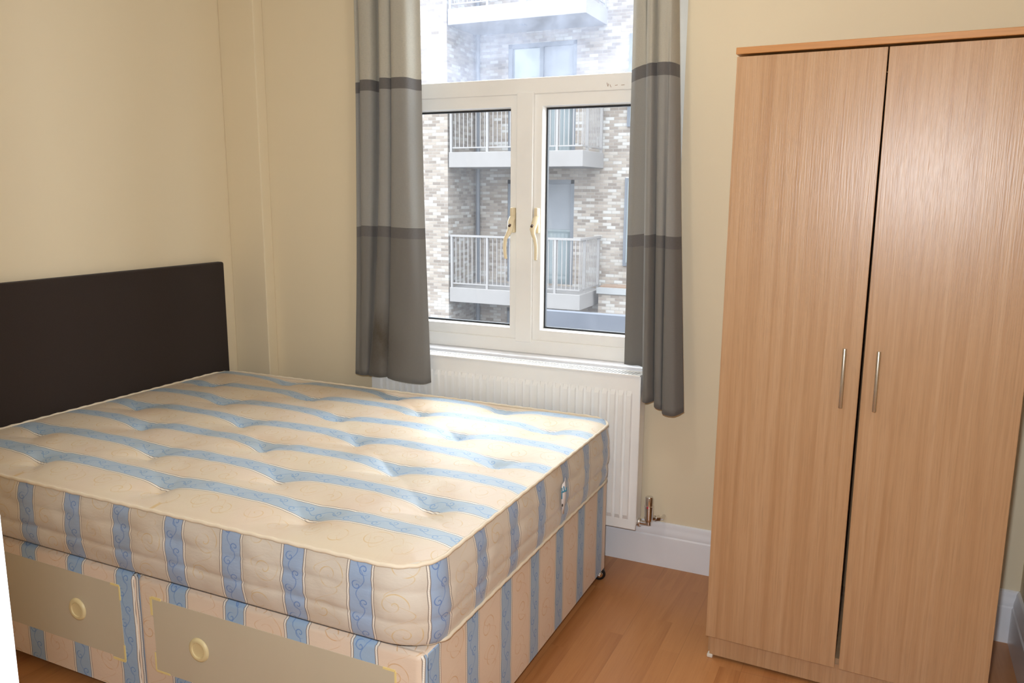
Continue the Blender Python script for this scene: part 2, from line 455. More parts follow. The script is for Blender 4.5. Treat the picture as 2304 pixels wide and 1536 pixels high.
# ------------------------------------------------------------------ window
win = struct(empty('window_1', (1.5, .08, WZ0)))
FY0, FY1 = .045, .115
TZ0, TZ1 = 1.842, 1.887
m = MB()
m.box(WX0, WX0 + .06, FY0, FY1, WZ0, WZ1, .004).box(WX1 - .055, WX1, FY0, FY1, WZ0, WZ1, .004)
m.box(WX0 + .06, WX1 - .055, FY0, FY1, WZ0, .848, .004).box(WX0 + .06, WX1 - .055, FY0, FY1, WZ1 - .05, WZ1, .004)
m.box(WX0 + .06, WX1 - .055, FY0, FY1, 1.825, TZ1, .004)
addpart(win, 'outer_frame', m, UPVC)
m = MB(); m.box(1.462, 1.534, .036, FY1, .838, 1.832, .003)
addpart(win, 'mullion', m, UPVC)
# rusty scratches on the transom
m = MB()
for (x, z, dx, dz) in ((1.83, 1.853, .004, -.012), (1.836, 1.849, -.002, -.010), (1.842, 1.846, .005, -.010), (1.862, 1.842, .010, .001), (1.886, 1.842, .013, 0)):
    m.tube([(x, FY0 - .0004, z), (x + dx * .5, FY0 - .0006, z + dz * .6), (x + dx, FY0 - .0004, z + dz)], .0008, 6)
addpart(win, 'scratch_mark', m, plain('rust_brown_scuff', srgb(150, 110, 80), .8))
def pane(parent, x0, x1, z0, z1, y, mat):
    m = MB().box(x0, x1, y, y + .006, z0, z1); addpart(parent, 'glass_pane', m, mat)
def ring(x0, x1, z0, z1, w, y0, y1, bev=0.0, inner=0.0, mb=None):
    m = mb or MB()
    # mitred frame: four trapezoid prisms
    O = [(x0, z0), (x1, z0), (x1, z1), (x0, z1)]; I = [(x0 + w, z0 + w), (x1 - w, z0 + w), (x1 - w, z1 - w), (x0 + w, z1 - w)]
    I2 = [(x0 + w + inner, z0 + w + inner), (x1 - w - inner, z0 + w + inner), (x1 - w - inner, z1 - w - inner), (x0 + w + inner, z1 - w - inner)]
    for k in range(4):
        a, b = k, (k + 1) % 4
        front = [O[a], O[b], I[b], I[a]]; back = [O[a], O[b], I2[b], I2[a]]
        F = [m.bm.verts.new((p[0], y0, p[1])) for p in front]; B = [m.bm.verts.new((p[0], y1, p[1])) for p in back]
        for q in range(4): m.bm.faces.new((F[q], F[(q + 1) % 4], B[(q + 1) % 4], B[q]))
        m.bm.faces.new(F); m.bm.faces.new(B[::-1])
    return m
def sash(x0, x1, z0, z1, side):
    s = addpart(win, 'sash', ring(x0, x1, z0, z1, .050, .052, .098, inner=.006), UPVC)
    w = .056
    g = addpart(s, 'gasket', ring(x0 + w - .001, x1 - w + .001, z0 + w - .001, z1 - w + .001, .006, .084, .099), GASKET)
    pane(s, x0 + w, x1 - w, z0 + w, z1 - w, .089, GLASS)
    return s
sl = sash(WX0 + .06, 1.480, .840, 1.830, 'l')
sr = sash(1.516, WX1 - .055, .840, 1.830, 'r')
ring_top = ring(WX0 + .055, WX1 - .05, TZ1 - .001, WZ1 - .045, .005, .078, .094)
addpart(win, 'gasket', ring_top, GASKET)
pane(win, WX0 + .058, WX1 - .053, TZ1 + .002, WZ1 - .048, .083, GLASS_HAZY)
def win_handle(par, x, sgn):
    h = MB()
    h.box(x - .010, x + .010, .034, .0525, 1.285, 1.385, .004)
    h.box(x - .008, x + .008, .026, .040, 1.350, 1.386, .004)
    o = addpart(par, 'handle', h, UPVC_DIRTY, 'yellowed cranked window handle', smooth=40)
    l = MB()
    pts = [(x, .034, 1.345), (x, .020, 1.328), (x - .004 * sgn, .008, 1.300), (x + .002 * sgn, .000, 1.282), (x + .012 * sgn, -.004, 1.262), (x + .016 * sgn, -.004, 1.235), (x + .015 * sgn, -.002, 1.205), (x + .013 * sgn, .002, 1.182)]
    l.tube(pts, [.013, .0135, .012, .009, .0075, .007, .0068, .0064], 12)
    lo = addpart(par, 'handle_lever', l, UPVC_DIRTY, 'yellowed crank lever', smooth=50)
    k = MB(); k.cyl((x - .004 * sgn, .0035, 1.318), (x - .004 * sgn, -.004, 1.313), .0052, 14)
    addpart(par, 'lock_button', k, plain('brown_lock_core', srgb(70, 44, 30), .5))
win_handle(sl, 1.447, -1)
win_handle(sr, 1.553, 1)

# ------------------------------------------------------------------ curtains
def catmull(P, n):
    out = []
    N = len(P) - 1
    for i in range(n):
        t = i / (n - 1) * N; k = min(int(t), N - 1); f = t - k
        p0, p1, p2, p3 = P[max(k - 1, 0)], P[k], P[k + 1], P[min(k + 2, N)]
        out.append(tuple(.5 * ((2 * b) + (-a + c) * f + (2 * a - 5 * b + 4 * c - d) * f * f + (-a + 3 * b - 3 * c + d) * f ** 3) for a, b, c, d in zip(p0, p1, p2, p3)))
    return out
def curtain(name, top, bot, hem, mat, pw=1.2, dz=0.0):
    n, R, ZT = 150, 70, 2.41
    Tp, Bp = catmull(top, n), catmull(bot, n); H = catmull([(h,) for h in hem], n)
    rows, uvs = [], {}
    m = MB(); V = []
    for i in range(R + 1):
        t = i / R; row = []
        for j in range(n):
            k = t ** pw
            x = Tp[j][0] * (1 - k) + Bp[j][0] * k; y = Tp[j][1] * (1 - k) + Bp[j][1] * k
            z = ZT + (H[j][0] - ZT) * t
            nz = noise.noise(Vector((x * 9, z * 1.5, 3.0))) * .004
            v = m.bm.verts.new((x, y + nz, z)); uvs[v] = (j / (n - 1), z + dz + noise.noise(Vector((j * .03, 1.7, 0))) * .012); row.append(v)
        V.append(row)
    L = m.bm.loops.layers.uv.new('UVMap')
    for i in range(R):
        for j in range(n - 1):
            f = m.bm.faces.new((V[i][j], V[i][j + 1], V[i + 1][j + 1], V[i + 1][j])); f.smooth = True
            for l in f.loops: l[L].uv = uvs[l.vert]
    me = bpy.data.meshes.new(name); m.bm.to_mesh(me); m.bm.free()
    o = obj(name, me, mat)
    s = o.modifiers.new('cloth_thickness', 'SOLIDIFY'); s.thickness = .0022; s.offset = 0
    return o
cl = curtain('curtain',
    [(.80, -.055), (.80, -.105), (.822, -.09), (.835, -.125), (.884, -.12), (.893, -.075), (.913, -.062), (.933, -.075), (.938, -.13), (.975, -.128), (.992, -.088), (.998, -.14), (1.03, -.152), (1.065, -.145), (1.072, -.09), (1.088, -.07)],
    [(.768, -.095), (.778, -.135), (.80, -.142), (.822, -.15), (.842, -.148), (.850, -.138), (.855, -.138), (.858, -.152), (.885, -.166), (.93, -.172), (.962, -.148), (.966, -.166), (1.03, -.19), (1.10, -.192), (1.15, -.182), (1.17, -.155)],
    [.668, .667, .665, .665, .667, .668, .668, .669, .671, .672, .674, .672, .670, .668, .668, .672], CURT_L, 2.2)
tag(cl, 'grey banded curtain hanging left of the window, its lower part stained', 'curtain', 'pair of banded window curtains')
cr = curtain('curtain',
    [(1.955, -.06), (1.975, -.10), (1.995, -.12), (2.008, -.125), (2.015, -.10), (2.02, -.125), (2.04, -.14), (2.05, -.115), (2.055, -.13), (2.07, -.15), (2.085, -.155), (2.10, -.155), (2.11, -.145), (2.112, -.11), (2.108, -.07)],
    [(1.955, -.028), (1.985, -.036), (2.02, -.034), (2.05, -.036), (2.062, -.06), (2.058, -.125), (2.078, -.148), (2.094, -.12), (2.098, -.09), (2.104, -.125), (2.128, -.13), (2.136, -.105), (2.142, -.15), (2.185, -.16), (2.212, -.12)],
    [.80, .80, .80, .78, .70, .69, .688, .69, .69, .672, .665, .664, .656, .655, .664], CURT_R, 1.15, .004)
tag(cr, 'grey banded curtain hanging right of the window beside the wardrobe', 'curtain', 'pair of banded window curtains')
rod = empty('curtain_rod', (1.48, -.11, 2.43))
m = MB(); m.cyl((.62, -.105, 2.43), (2.36, -.105, 2.43), .0125, 18); addpart(rod, 'pole', m, STEEL, smooth=40)
for x in (.70, 2.28):
    m = MB(); m.cyl((x, -.105, 2.43), (x, .0, 2.43), .007, 12).cyl((x, -.006, 2.43), (x, .0, 2.43), .022, 18); addpart(rod, 'bracket', m, STEEL, smooth=40)
for x in (.62, 2.36):
    m = MB(); m.lathe([(0, -.02), (.014, -.016), (.02, 0), (.014, .016), (0, .02)], (x, -.105, 2.43), (1, 0, 0), 20); addpart(rod, 'finial', m, STEEL, smooth=60)
tag(rod, 'steel curtain pole on brackets above the window', 'curtain rod')

# ------------------------------------------------------------------ radiator
rx0, rx1, ry0, ry1, rz0, rz1 = .845, 2.045, -.122, -.042, .171, .776
rad = tag(empty('radiator', (1.445, -.08, rz0)), 'white fluted panel radiator under the window behind the bed', 'radiator')
m = MB(); rows = []
NP = 36; pitch = (rx1 - rx0 - .05) / NP
def flute(x, z):
    """depth of pressing at x, z"""
    if x < rx0 + .025 or x > rx1 - .025: return 0.0
    ph = ((x - rx0 - .025) / pitch) % 1.0
    a = min(1.0, max(0.0, (abs(ph - .5) - .27) / .10))         # 0 on the raised rib, 1 in the groove
    vz = min(1.0, max(0.0, (z - rz0 - .040) / .018)) * min(1.0, max(0.0, (rz1 - .058 - z) / .018))
    return (1 - a) * .0088 * vz
xs = [rx0 + .004, rx0 + .02]; k = 0
for i in range(NP):
    for f in (0, .08, .13, .18, .23, .5, .77, .82, .87, .92): xs.append(rx0 + .025 + (i + f) * pitch)
xs += [rx1 - .02, rx1 - .004]
zs = [rz0 + .004, rz0 + .03, rz0 + .040, rz0 + .049, rz0 + .058, rz0 + .2, rz1 - .2, rz1 - .076, rz1 - .067, rz1 - .058, rz1 - .03, rz1 - .004]
for z in zs: rows.append([(x, ry0 + .0092 - flute(x, z), z) for x in xs])
m.grid(rows)
m.box(rx0, rx1, ry0 + .0098, ry0 + .018, rz0, rz1, .003)
addpart(rad, 'front_panel', m, RAD, smooth=25)
m = MB(); m.box(rx0 + .01, rx1 - .01, ry1 - .014, ry1, rz0 + .005, rz1 - .01, .003); addpart(rad, 'rear_panel', m, RAD)
m = MB()
for i in range(60): m.box(rx0 + .03 + i * .0192, rx0 + .0312 + i * .0192, ry0 + .02, ry1 - .016, rz0 + .03, rz1 - .03)
addpart(rad, 'convector_fins', m, RAD_DARK)
m = MB(); m.box(rx0, rx1, ry0 + .001, ry0 + .012, rz1, rz1 + .006, .001).box(rx0, rx1, ry1 - .010, ry1, rz1, rz1 + .006, .001)
for i in range(87):
    x = rx0 + .02 + i * (rx1 - rx0 - .04) / 86
    m.prism([(x - .0034, ry0 + .010), (x + .0034, ry0 + .010), (x + .0034 + .012, ry1 - .008), (x - .0034 + .012, ry1 - .008)], 'z', rz1 + .001, rz1 + .004)
m.box(rx0, rx0 + .016, ry0 + .01, ry1 - .008, rz1, rz1 + .005).box(rx1 - .012, rx1, ry0 + .01, ry1 - .008, rz1, rz1 + .005)
addpart(rad, 'top_grille', m, RAD)
for x in (rx0, rx1):
    a, b = (x - .001, x + .001)
    m = MB(); m.box(a, b, ry0 + .012, ry1 - .003, rz0 + .02, rz1 + .004, .0008); addpart(rad, 'side_panel', m, RAD)
vy, vx = -.082, 2.088
m = MB()
m.cyl((rx1, vy, rz1 - .045), (rx1 + .010, vy, rz1 - .045), .0105, 18, bev=.002).cyl((rx1 + .010, vy, rz1 - .045), (rx1 + .018, vy, rz1 - .045), .006, 14)
addpart(rad, 'bleed_valve', m, CHROME, 'small chrome bleed valve', smooth=40)
m = MB()
m.lathe([(0, .306), (.0135, .305), (.0155, .300), (.0158, .270), (.0182, .268), (.0182, .262), (.0175, .258), (.0165, .218), (.0145, .208), (.0105, .205), (.0105, .192), (0, .192)], (vx, vy, 0), (0, 0, 1), 28)
addpart(rad, 'thermostat_valve', m, CHROME, 'chrome thermostatic valve head', smooth=40)
m = MB(); m.tube([(rx1 - .004, vy, .196), (vx - .016, vy, .196), (vx - .006, vy, .197), (vx, vy, .203), (vx, vy, .215)], .0085, 14).cyl((rx1, vy, .196), (rx1 + .012, vy, .196), .0165, 18, bev=.003)
m.cyl((vx + .004, vy + .004, .215), (vx + .030, vy + .030, .212), .0085, 14).cyl((vx + .020, vy + .020, .213), (vx + .032, vy + .032, .212), .0125, 6)
m.tube([(vx + .028, vy + .028, .212), (vx + .036, vy + .036, .210), (vx + .040, vy + .050, .206), (vx + .040, vy + .066, .204), (vx + .040, vy + .080, .204)], .0075, 12)
addpart(rad, 'pipe_elbow', m, CHROME, 'chrome pipe elbow', smooth=40)
m = MB(); m.box(vx - .004, vx + .002, vy - .0187, vy - .0165, .262, .270); addpart(rad, 'red_mark', m, plain('red_mark', srgb(190, 60, 70), .5), 'red setting mark')

# ------------------------------------------------------------------ bed base with headboard
BX0, BX1, BY0, BY1 = .085, 1.960, -1.535, -.195
BZ0, BZ1 = .048, .408
bed = tag(empty('divan_base', (1.0, -.86, 0)), 'divan bed base covered in striped ticking with two cream fronted drawers', 'bed base')
def rrect(x0, x1, y0, y1, r, n=8, corners=(1, 1, 1, 1)):
    P = []
    for (cx, cy, a0, on, q) in ((x0 + r, y0 + r, PI, corners[0], (x0, y0)), (x1 - r, y0 + r, 1.5 * PI, corners[1], (x1, y0)), (x1 - r, y1 - r, 0, corners[2], (x1, y1)), (x0 + r, y1 - r, .5 * PI, corners[3], (x0, y1))):
        if on:
            for k in range(n + 1): a = a0 + .5 * PI * k / n; P.append((cx + r * math.cos(a), cy + r * math.sin(a)))
        else:
            P.append(q)
    return P
def uv_base(co, n):
    if abs(n.z) > .8: return ((co.x - 1.40) / .2, co.y / .2)
    if n.x > .72: return ((co.y + 1.49) / .2, co.z / .2)
    return ((co.x - 1.40) / .2, co.z / .2)
def rounded_slab(m, poly, z0, z1, b):
    """prism with softened top edge"""
    cx = sum(p[0] for p in poly) / len(poly); cy = sum(p[1] for p in poly) / len(poly)
    n = len(poly)
    def inset(d):
        out = []
        for k in range(n):
            a, p, c = Vector(poly[k - 1]), Vector(poly[k]), Vector(poly[(k + 1) % n])
            e1, e2 = (p - a), (c - p)
            if e1.length < 1e-9: e1 = e2
            if e2.length < 1e-9: e2 = e1
            n1, n2 = Vector((-e1.y, e1.x)).normalized(), Vector((-e2.y, e2.x)).normalized()
            q = (n1 + n2); q = q / max(q.length_squared, .5) * 2
            out.append(p + q * d * .5 * (2 if False else 1) + (q * d * .5 if False else Vector((0, 0))))
        return out
    rings = []
    for z, d in ((z0, 0), (z1 - b, 0), (z1 - b * .4, b * .25), (z1, b)):
        rings.append([m.bm.verts.new((p[0], p[1], z)) for p in (inset(d * 2 if d else 0) if d else [Vector(p) for p in poly])])
    for A, B in zip(rings, rings[1:]):
        for k in range(n): m.bm.faces.new((A[k], A[(k + 1) % n], B[(k + 1) % n], B[k]))
    m.bm.faces.new(rings[-1]); m.bm.faces.new(rings[0][::-1])
    return m
m = MB(); rounded_slab(m, rrect(BX0, BX1, BY0 + .024, BY1, .03, corners=(0, 0, 1, 0)), BZ0, BZ1 - .003, .008)
addpart(bed, 'base', m, TICK_BASE, smooth=50, uvf=uv_base)
def drawer(x0, x1, c, px0, px1, pz0, pz1, kx, kz):
    m = MB(); rounded_slab(m, rrect(x0, x1, BY0, BY0 + .026, .008 if not c else .022, 6, corners=(1, 1, 0, 0)), BZ0 - .006, BZ1 + .001, .016)
    d = addpart(bed, 'drawer', m, TICK_BASE, smooth=50, uvf=uv_base)
    m = MB(); poly = [(px0, pz0), (px1 - .05, pz0 + .004), (px1 - .05, pz0 - .006), (px1, pz0 - .008), (px1 + .003, pz0 + .045), (px1, pz0 + .05), (px1 - .002, pz1 - .003), (px1 - .03, pz1 - .002), (px1 - .032, pz1), (px0 + .03, pz1), (px0, pz1 + .006), (px0 - .004, pz1 - .05), (px0 + .002, pz1 - .055), (px0 + .003, pz0 + .06), (px0 - .003, pz0 + .055)]
    m.prism(poly, 'y', BY0 - .0012, BY0 + .002)
    addpart(d, 'board_panel', m, BOARD, 'plain cream board panel')
    for (a, b) in (((px0 - .004, pz1 + .002), (px0 - .001, pz1 - .05)), ((px0, pz1 + .003), (px0 + .035, pz1 + .001)), ((px1, pz0 - .004), (px1 + .001, pz0 + .045)), ((px1 - .048, pz0 - .003), (px1, pz0 - .005)), ((px0 - .001, pz0 + .002), (px0 - .001, pz0 + .055)), ((px0, pz0 + .001), (px0 + .05, pz0 + .001)), ((px1 - .001, pz1 - .045), (px1 - .001, pz1 - .004)), ((px1 - .035, pz1 - .002), (px1 - .001, pz1 - .002))):
        ax, az = a; bx, bz = b; m = MB()
        if abs(ax - bx) < abs(az - bz): m.box(min(ax, bx) - .0022, max(ax, bx) + .0022, BY0 - .0022, BY0, min(az, bz), max(az, bz))
        else: m.box(min(ax, bx), max(ax, bx), BY0 - .0022, BY0, min(az, bz) - .0026, max(az, bz) + .0026)
        addpart(d, 'torn_edge', m, TORN, 'yellowed torn fabric edge')
    m = MB(); m.lathe([(0, .0035), (.018, .0035), (.0200, .0038), (.0210, .0062), (.0240, .0072), (.030, .0062), (.0328, .0040), (.034, 0), (0, 0)], (kx, BY0 - .001, kz), (0, -1, 0), 40)
    addpart(d, 'handle', m, KNOB, 'round yellowed plastic recessed handle', smooth=45)
drawer(BX0 + .02, 1.040, 0, .14, .982, .139, .366, .800, .252)
drawer(1.047, BX1, 1, 1.105, 1.888, .140, .356, 1.270, .246)
# headboard, padded
m = MB(); m.box(.033, .073, -1.585, -.150, .40, 1.124, .010, 3); head = tag(empty('headboard', (.053, -.87, 0)), 'dark brown upholstered headboard against the wall at the head of the bed', 'headboard')
addpart(head, 'padded_panel', m, BROWN, smooth=40)
for y in (-1.30, -.45):
    m = MB(); m.box(.036, .062, y - .03, y + .03, 0, .42, .003); addpart(head, 'strut', m, DARK_VOID)
def caster(x, y, a):
    a = Vector(a).normalized(); p = Vector((x, y, .0235))
    c = MB(); c.box(x - .013, x + .013, y - .016, y + .016, .0425, .0478, .001); c.cyl((x, y, .026), (x, y, .044), .006, 12)
    o = addpart(bed, 'caster', c, BLACK, 'black castor with chrome hub')
    w = MB(); w.cyl(p + a * .005, p + a * .021, .0234, 28, bev=.004); w.cyl(p - a * .021, p - a * .005, .0234, 28, bev=.004); w.cyl(p - a * .006, p + a * .006, .006, 12); addpart(o, 'wheel', w, BLACK, smooth=40)
    h = MB(); h.lathe([(.0125, 0), (.012, .004), (.007, .007), (0, .008)], p + a * .021, a, 20); addpart(o, 'hub', h, CHROME, smooth=60)
for x, y, a in ((1.938, -.216, (.45, -.9, 0)), (1.90, -1.46, (.9, -.3, 0)), (.20, -.23, (1, 0, 0)), (.20, -1.46, (1, 0, 0))): caster(x, y, a)

# ------------------------------------------------------------------ mattress
MX0, MX1, MY0, MY1 = .085, 1.972, -1.552, -.188
MZ0, MZ1, CR = .410, .622, .105
TUFT = []
for i, y in enumerate((-.25, -.425, -.63, -.83, -1.02, -1.235, -1.43)):
    for x in ((.25, .775, 1.295, 1.80) if i % 2 else (.51, 1.045, 1.55)): TUFT.append((x + random.uniform(-.012, .012), y + random.uniform(-.008, .008)))
def top_h(x, y):
    e = min(x - MX0, MX1 - x, y - MY0, MY1 - y)
    h = .016 * (1 - math.exp(-max(e, 0) / .06))
    dmin = 9
    for tx, ty in TUFT:
        dx, dy = x - tx, y - ty; d = math.hypot(dx, dy)
        if d < .42:
            th = math.atan2(dy, dx)
            h -= .025 * math.exp(-d / .045) + .008 * math.exp(-(d / .11) ** 2)
            h += .0022 * math.cos(9 * th + tx * 20) * math.exp(-d / .05) * (1 - math.exp(-d / .015))
            dg = min(abs(dx * .62 - dy * .78), abs(dx * .62 + dy * .78))
            h -= .0065 * math.exp(-dg / .014) * max(0, 1 - d / .19) * (1 - math.exp(-d / .03))
    h += noise.noise(Vector((x * 4.2, y * 4.2, 0))) * .004 + noise.noise(Vector((x * 13, y * 13, 4))) * .0016
    return h * min(1, max(e, 0) / .02)
def round_map(x, y):
    ix = max(MX0 + CR - x, 0) or -max(x - (MX1 - CR), 0); iy = max(MY0 + CR - y, 0) or -max(y - (MY1 - CR), 0)
    if ix == 0 or iy == 0: return x, y
    u, v = abs(ix) / CR, abs(iy) / CR; k = max(u, v) / math.hypot(u, v)
    cx = MX0 + CR if ix > 0 else MX1 - CR; cy = MY0 + CR if iy > 0 else MY1 - CR
    return cx - ix * k, cy - iy * k
m = MB(); bm = m.bm; NX, NY = 236, 170
UVL = {}
G = []
for j in range(NY + 1):
    row = []
    for i in range(NX + 1):
        x, y = round_map(MX0 + (MX1 - MX0) * i / NX, MY0 + (MY1 - MY0) * j / NY)
        v = bm.verts.new((x, y, MZ1 + top_h(x, y))); row.append(v)
    G.append(row)
L = bm.loops.layers.uv.new('UVMap')
for j in range(NY):
    for i in range(NX):
        f = bm.faces.new((G[j][i], G[j][i + 1], G[j + 1][i + 1], G[j + 1][i])); f.smooth = True
        for l in f.loops: l[L].uv = (max(-.70, (l.vert.co.y + 1.377) / .189), l.vert.co.x / .189)
per = [G[0][i] for i in range(NX)] + [G[j][NX] for j in range(NY)] + [G[NY][i] for i in range(NX, 0, -1)] + [G[j][0] for j in range(NY, 0, -1)]
PER2 = [Vector((v.co.x, v.co.y)) for v in per]; NPER = len(per)
arc = [0.0]
for k in range(NPER): arc.append(arc[-1] + (PER2[(k + 1) % NPER] - PER2[k]).length)
a_ref = min(range(NX), key=lambda k: abs(PER2[k].x - 1.62)); a_ref = arc[a_ref]
nrm = []
for k in range(NPER):
    t = (PER2[(k + 1) % NPER] - PER2[k - 1]).normalized(); nrm.append(Vector((t.y, -t.x)))
LV = [1, .97, .9, .8, .72, .68, .65, .6, .5, .4, .34, .31, .28, .2, .1, .03, 0]
def bulge(t, a, HS=1.0):
    b = .013 * HS * (math.sin(PI * min(1, max(0, t))) ** .6)
    for c, d in ((.66, .0035), (.31, .0055)):
        c += .03 * noise.noise(Vector((a * 3.1, c * 9, 0))); b -= d * math.exp(-abs(t - c) / .035)
    b += .004 * noise.noise(Vector((a * 9, t * 5, 2))) + .0025 * noise.noise(Vector((a * 22, t * 9, 7)))
    ph = (a / .193 + .5) % 1.0
    b -= .003 * math.exp(-abs(ph - .5) / .05)
    return b * min(1, min(t, 1 - t) / .06 + .0)
rings = [per]; NEAR = .022
for t in LV[1:]:
    r = []
    for k in range(NPER):
        q = PER2[k] + nrm[k] * (bulge(t, arc[k]) if nrm[k].x > -.5 else 0); 
        zb = MZ0 + NEAR * max(0, -nrm[k].y); r.append(bm.verts.new((q.x, q.y, zb + (MZ1 - zb) * t)))
    rings.append(r)
for (A, B, t0, t1) in zip(rings, rings[1:], LV, LV[1:]):
    for k in range(NPER):
        k2 = (k + 1) % NPER
        f = bm.faces.new((A[k], B[k], B[k2], A[k2])); f.smooth = True; f.material_index = 1
        for l, (aa, tt) in zip(f.loops, ((arc[k], t0), (arc[k], t1), (arc[k + 1], t1), (arc[k + 1], t0))):
            l[L].uv = ((aa - a_ref) / .193, tt * (MZ1 - MZ0) / .193)
inner = [bm.verts.new((PER2[k].x - nrm[k].x * .035, PER2[k].y - nrm[k].y * .035, MZ0)) for k in range(NPER)]
for k in range(NPER):
    f = bm.faces.new((rings[-1][k], inner[k], inner[(k + 1) % NPER], rings[-1][(k + 1) % NPER])); f.smooth = True; f.material_index = 1
f = bm.faces.new(inner); f.material_index = 1
for e in bm.edges:
    if len(e.link_faces) == 2 and e.calc_face_angle(0) > .9: e.smooth = False
bmesh.ops.recalc_face_normals(bm, faces=bm.faces)
me = bpy.data.meshes.new('mattress'); bm.to_mesh(me); bm.free()
mat = tag(obj('mattress', me), 'tufted double mattress with blue and cream stripes lying on the divan base', 'mattress')
me.materials.append(TICK_TOP); me.materials.append(TICK_SIDE)
def piping(z, r, out, tuck=0.0):
    P = [(p.x + n.x * (out - tuck * max(0, -n.y)), p.y + n.y * (out - tuck * max(0, -n.y)), z + tuck * .25 * max(0, -n.y) + .0012 * math.sin(k * .9)) for k, (p, n) in enumerate(zip(PER2, nrm)) if k % 2 == 0]
    m = MB(); m.tube(P, r, 8, closed=True); return m
def mpart(name, m, mt, label, **kw):
    o = obj(name, m.mesh(name, **kw), mt, mat); o['label'] = label; return o
mpart('piping', piping(MZ1, .0052, .002), PIPING, 'ivory corded edge piping', smooth=60)
mpart('piping', piping(MZ0 + .003, .0046, .003, .032), PIPING, 'ivory lower edge piping', smooth=60)
# torn label on the foot end
def lab(s, z, off=0.0): return (MX1 + .019 + off, s, z)
m = MB(); m.grid([[lab(-.752, .562, -.002), lab(-.742, .570, .002), lab(-.728, .578, -.002)], [lab(-.764, .545, .0), lab(-.746, .547, .007), lab(-.728, .550, 0)], [lab(-.764, .528, .001), lab(-.745, .528, .008), lab(-.729, .530, .001)],
             [lab(-.760, .505, .0), lab(-.744, .505, .006), lab(-.731, .508, 0)], [lab(-.752, .488, -.001), lab(-.742, .486, .003), lab(-.733, .490, -.001)], [lab(-.748, .465, -.002), lab(-.742, .463, .001), lab(-.735, .468, -.002)]])
o = mpart('torn_label', m, plain('white_label_cloth', srgb(214, 206, 204), .7), 'torn white label with teal printed lines', smooth=60)
mod = o.modifiers.new('t', 'SOLIDIFY'); mod.thickness = .001
m = MB(); m.tube([lab(-.765, .541, .0012), lab(-.746, .542, .0088), lab(-.728, .544, .0012)], .0022, 6).tube([lab(-.755, .558, .004), lab(-.754, .542, .006)], .0018, 6).tube([lab(-.762, .555, .0012), lab(-.764, .520, .002)], .0016, 6)
lp = obj('label_print', m.mesh('label_print'), plain('teal_print', srgb(60, 130, 158), .7), o)
m = MB(); m.lathe([(0, .0015), (.004, .001), (.005, 0), (0, 0)], lab(-.757, .497, .0015), (1, 0, .1), 10)
obj('label_hole', m.mesh('label_hole'), plain('dark_hole', srgb(60, 52, 48), .8), o)

# ------------------------------------------------------------------ wardrobe
wx0, wx1, wyf, wyb, wz0, wz1 = 2.418, 3.180, -.590, -.075, .079, 1.821
ward = tag(empty('wardrobe', (wx0, wyf, 0)), 'tall two-door pale wood wardrobe standing at the right of the window', 'wardrobe')
t_ = .016
m = MB()
m.box(wx0 + .002, wx0 + .002 + t_, wyf + .034, wyb, .012, wz1, .0008).box(wx1 - .002 - t_, wx1 - .002, wyf + .034, wyb, .012, wz1, .0008)
m.box(wx0 + .018, wx1 - .018, wyf + .022, wyb, wz0 + .004, wz0 + .02).box(wx0 + .018, wx1 - .018, wyb - .004, wyb, wz0, wz1)
addpart(ward, 'carcass', m, BEECH)
m = MB(); m.box(wx0 - .002, wx1 + .002, wyf - .006, wyb, wz1 + .002, wz1 + .020, .0015); addpart(ward, 'top_panel', m, BEECH_EDGE)
m = MB(); m.box(wx0 + .011, wx1 - .011, wyf + .017, wyf + .033, .010, wz0 + .004, .0008); addpart(ward, 'plinth', m, BEECH)
for x in (wx0 + .004, wx1 - .022):
    for y in (wyf + .012, wyb - .04):
        m = MB(); m.box(x, x + .018, y, y + .022, 0, .012, .003); addpart(ward, 'foot', m, plain('white_plastic_foot', srgb(216, 210, 200), .5), 'small white plastic foot')
def wdoor(tl, tr, bl, br, hx, yoff):
    """door given by the x of its four corners, so that the sagging gap shows"""
    m = MB(); y0, y1 = wyf, wyf + .016
    for (ya, yb) in ((y0, y1),):
        m.prism([(bl, wz0), (br, wz0), (tr, wz1 - .004), (tl, wz1 - .004)], 'y', ya, yb)
    bmesh.ops.bevel(m.bm, geom=list(m.bm.edges), offset=.0009, segments=1, affect='EDGES')
    d = addpart(ward, 'door', m, BEECH)
    h = MB(); hz0, hz1, hy = .869, 1.035, wyf - .030
    h.cyl((hx + .0004, hy, hz0), (hx - .0004, hy, hz1), .0052, 20, bev=.0008)
    for z in (hz0 + .02, hz1 - .02): h.cyl((hx, hy, z), (hx, wyf + .001, z), .004, 12)
    addpart(d, 'handle', h, STEEL, 'slim brushed steel bar handle', smooth=40)
wdoor(wx0, 2.7985, wx0, 2.7965, 2.757, 0)
wdoor(2.8020, wx1, 2.8085, wx1 + .002, 2.842, 0)

ward.rotation_euler.z = math.radians(-2.3)

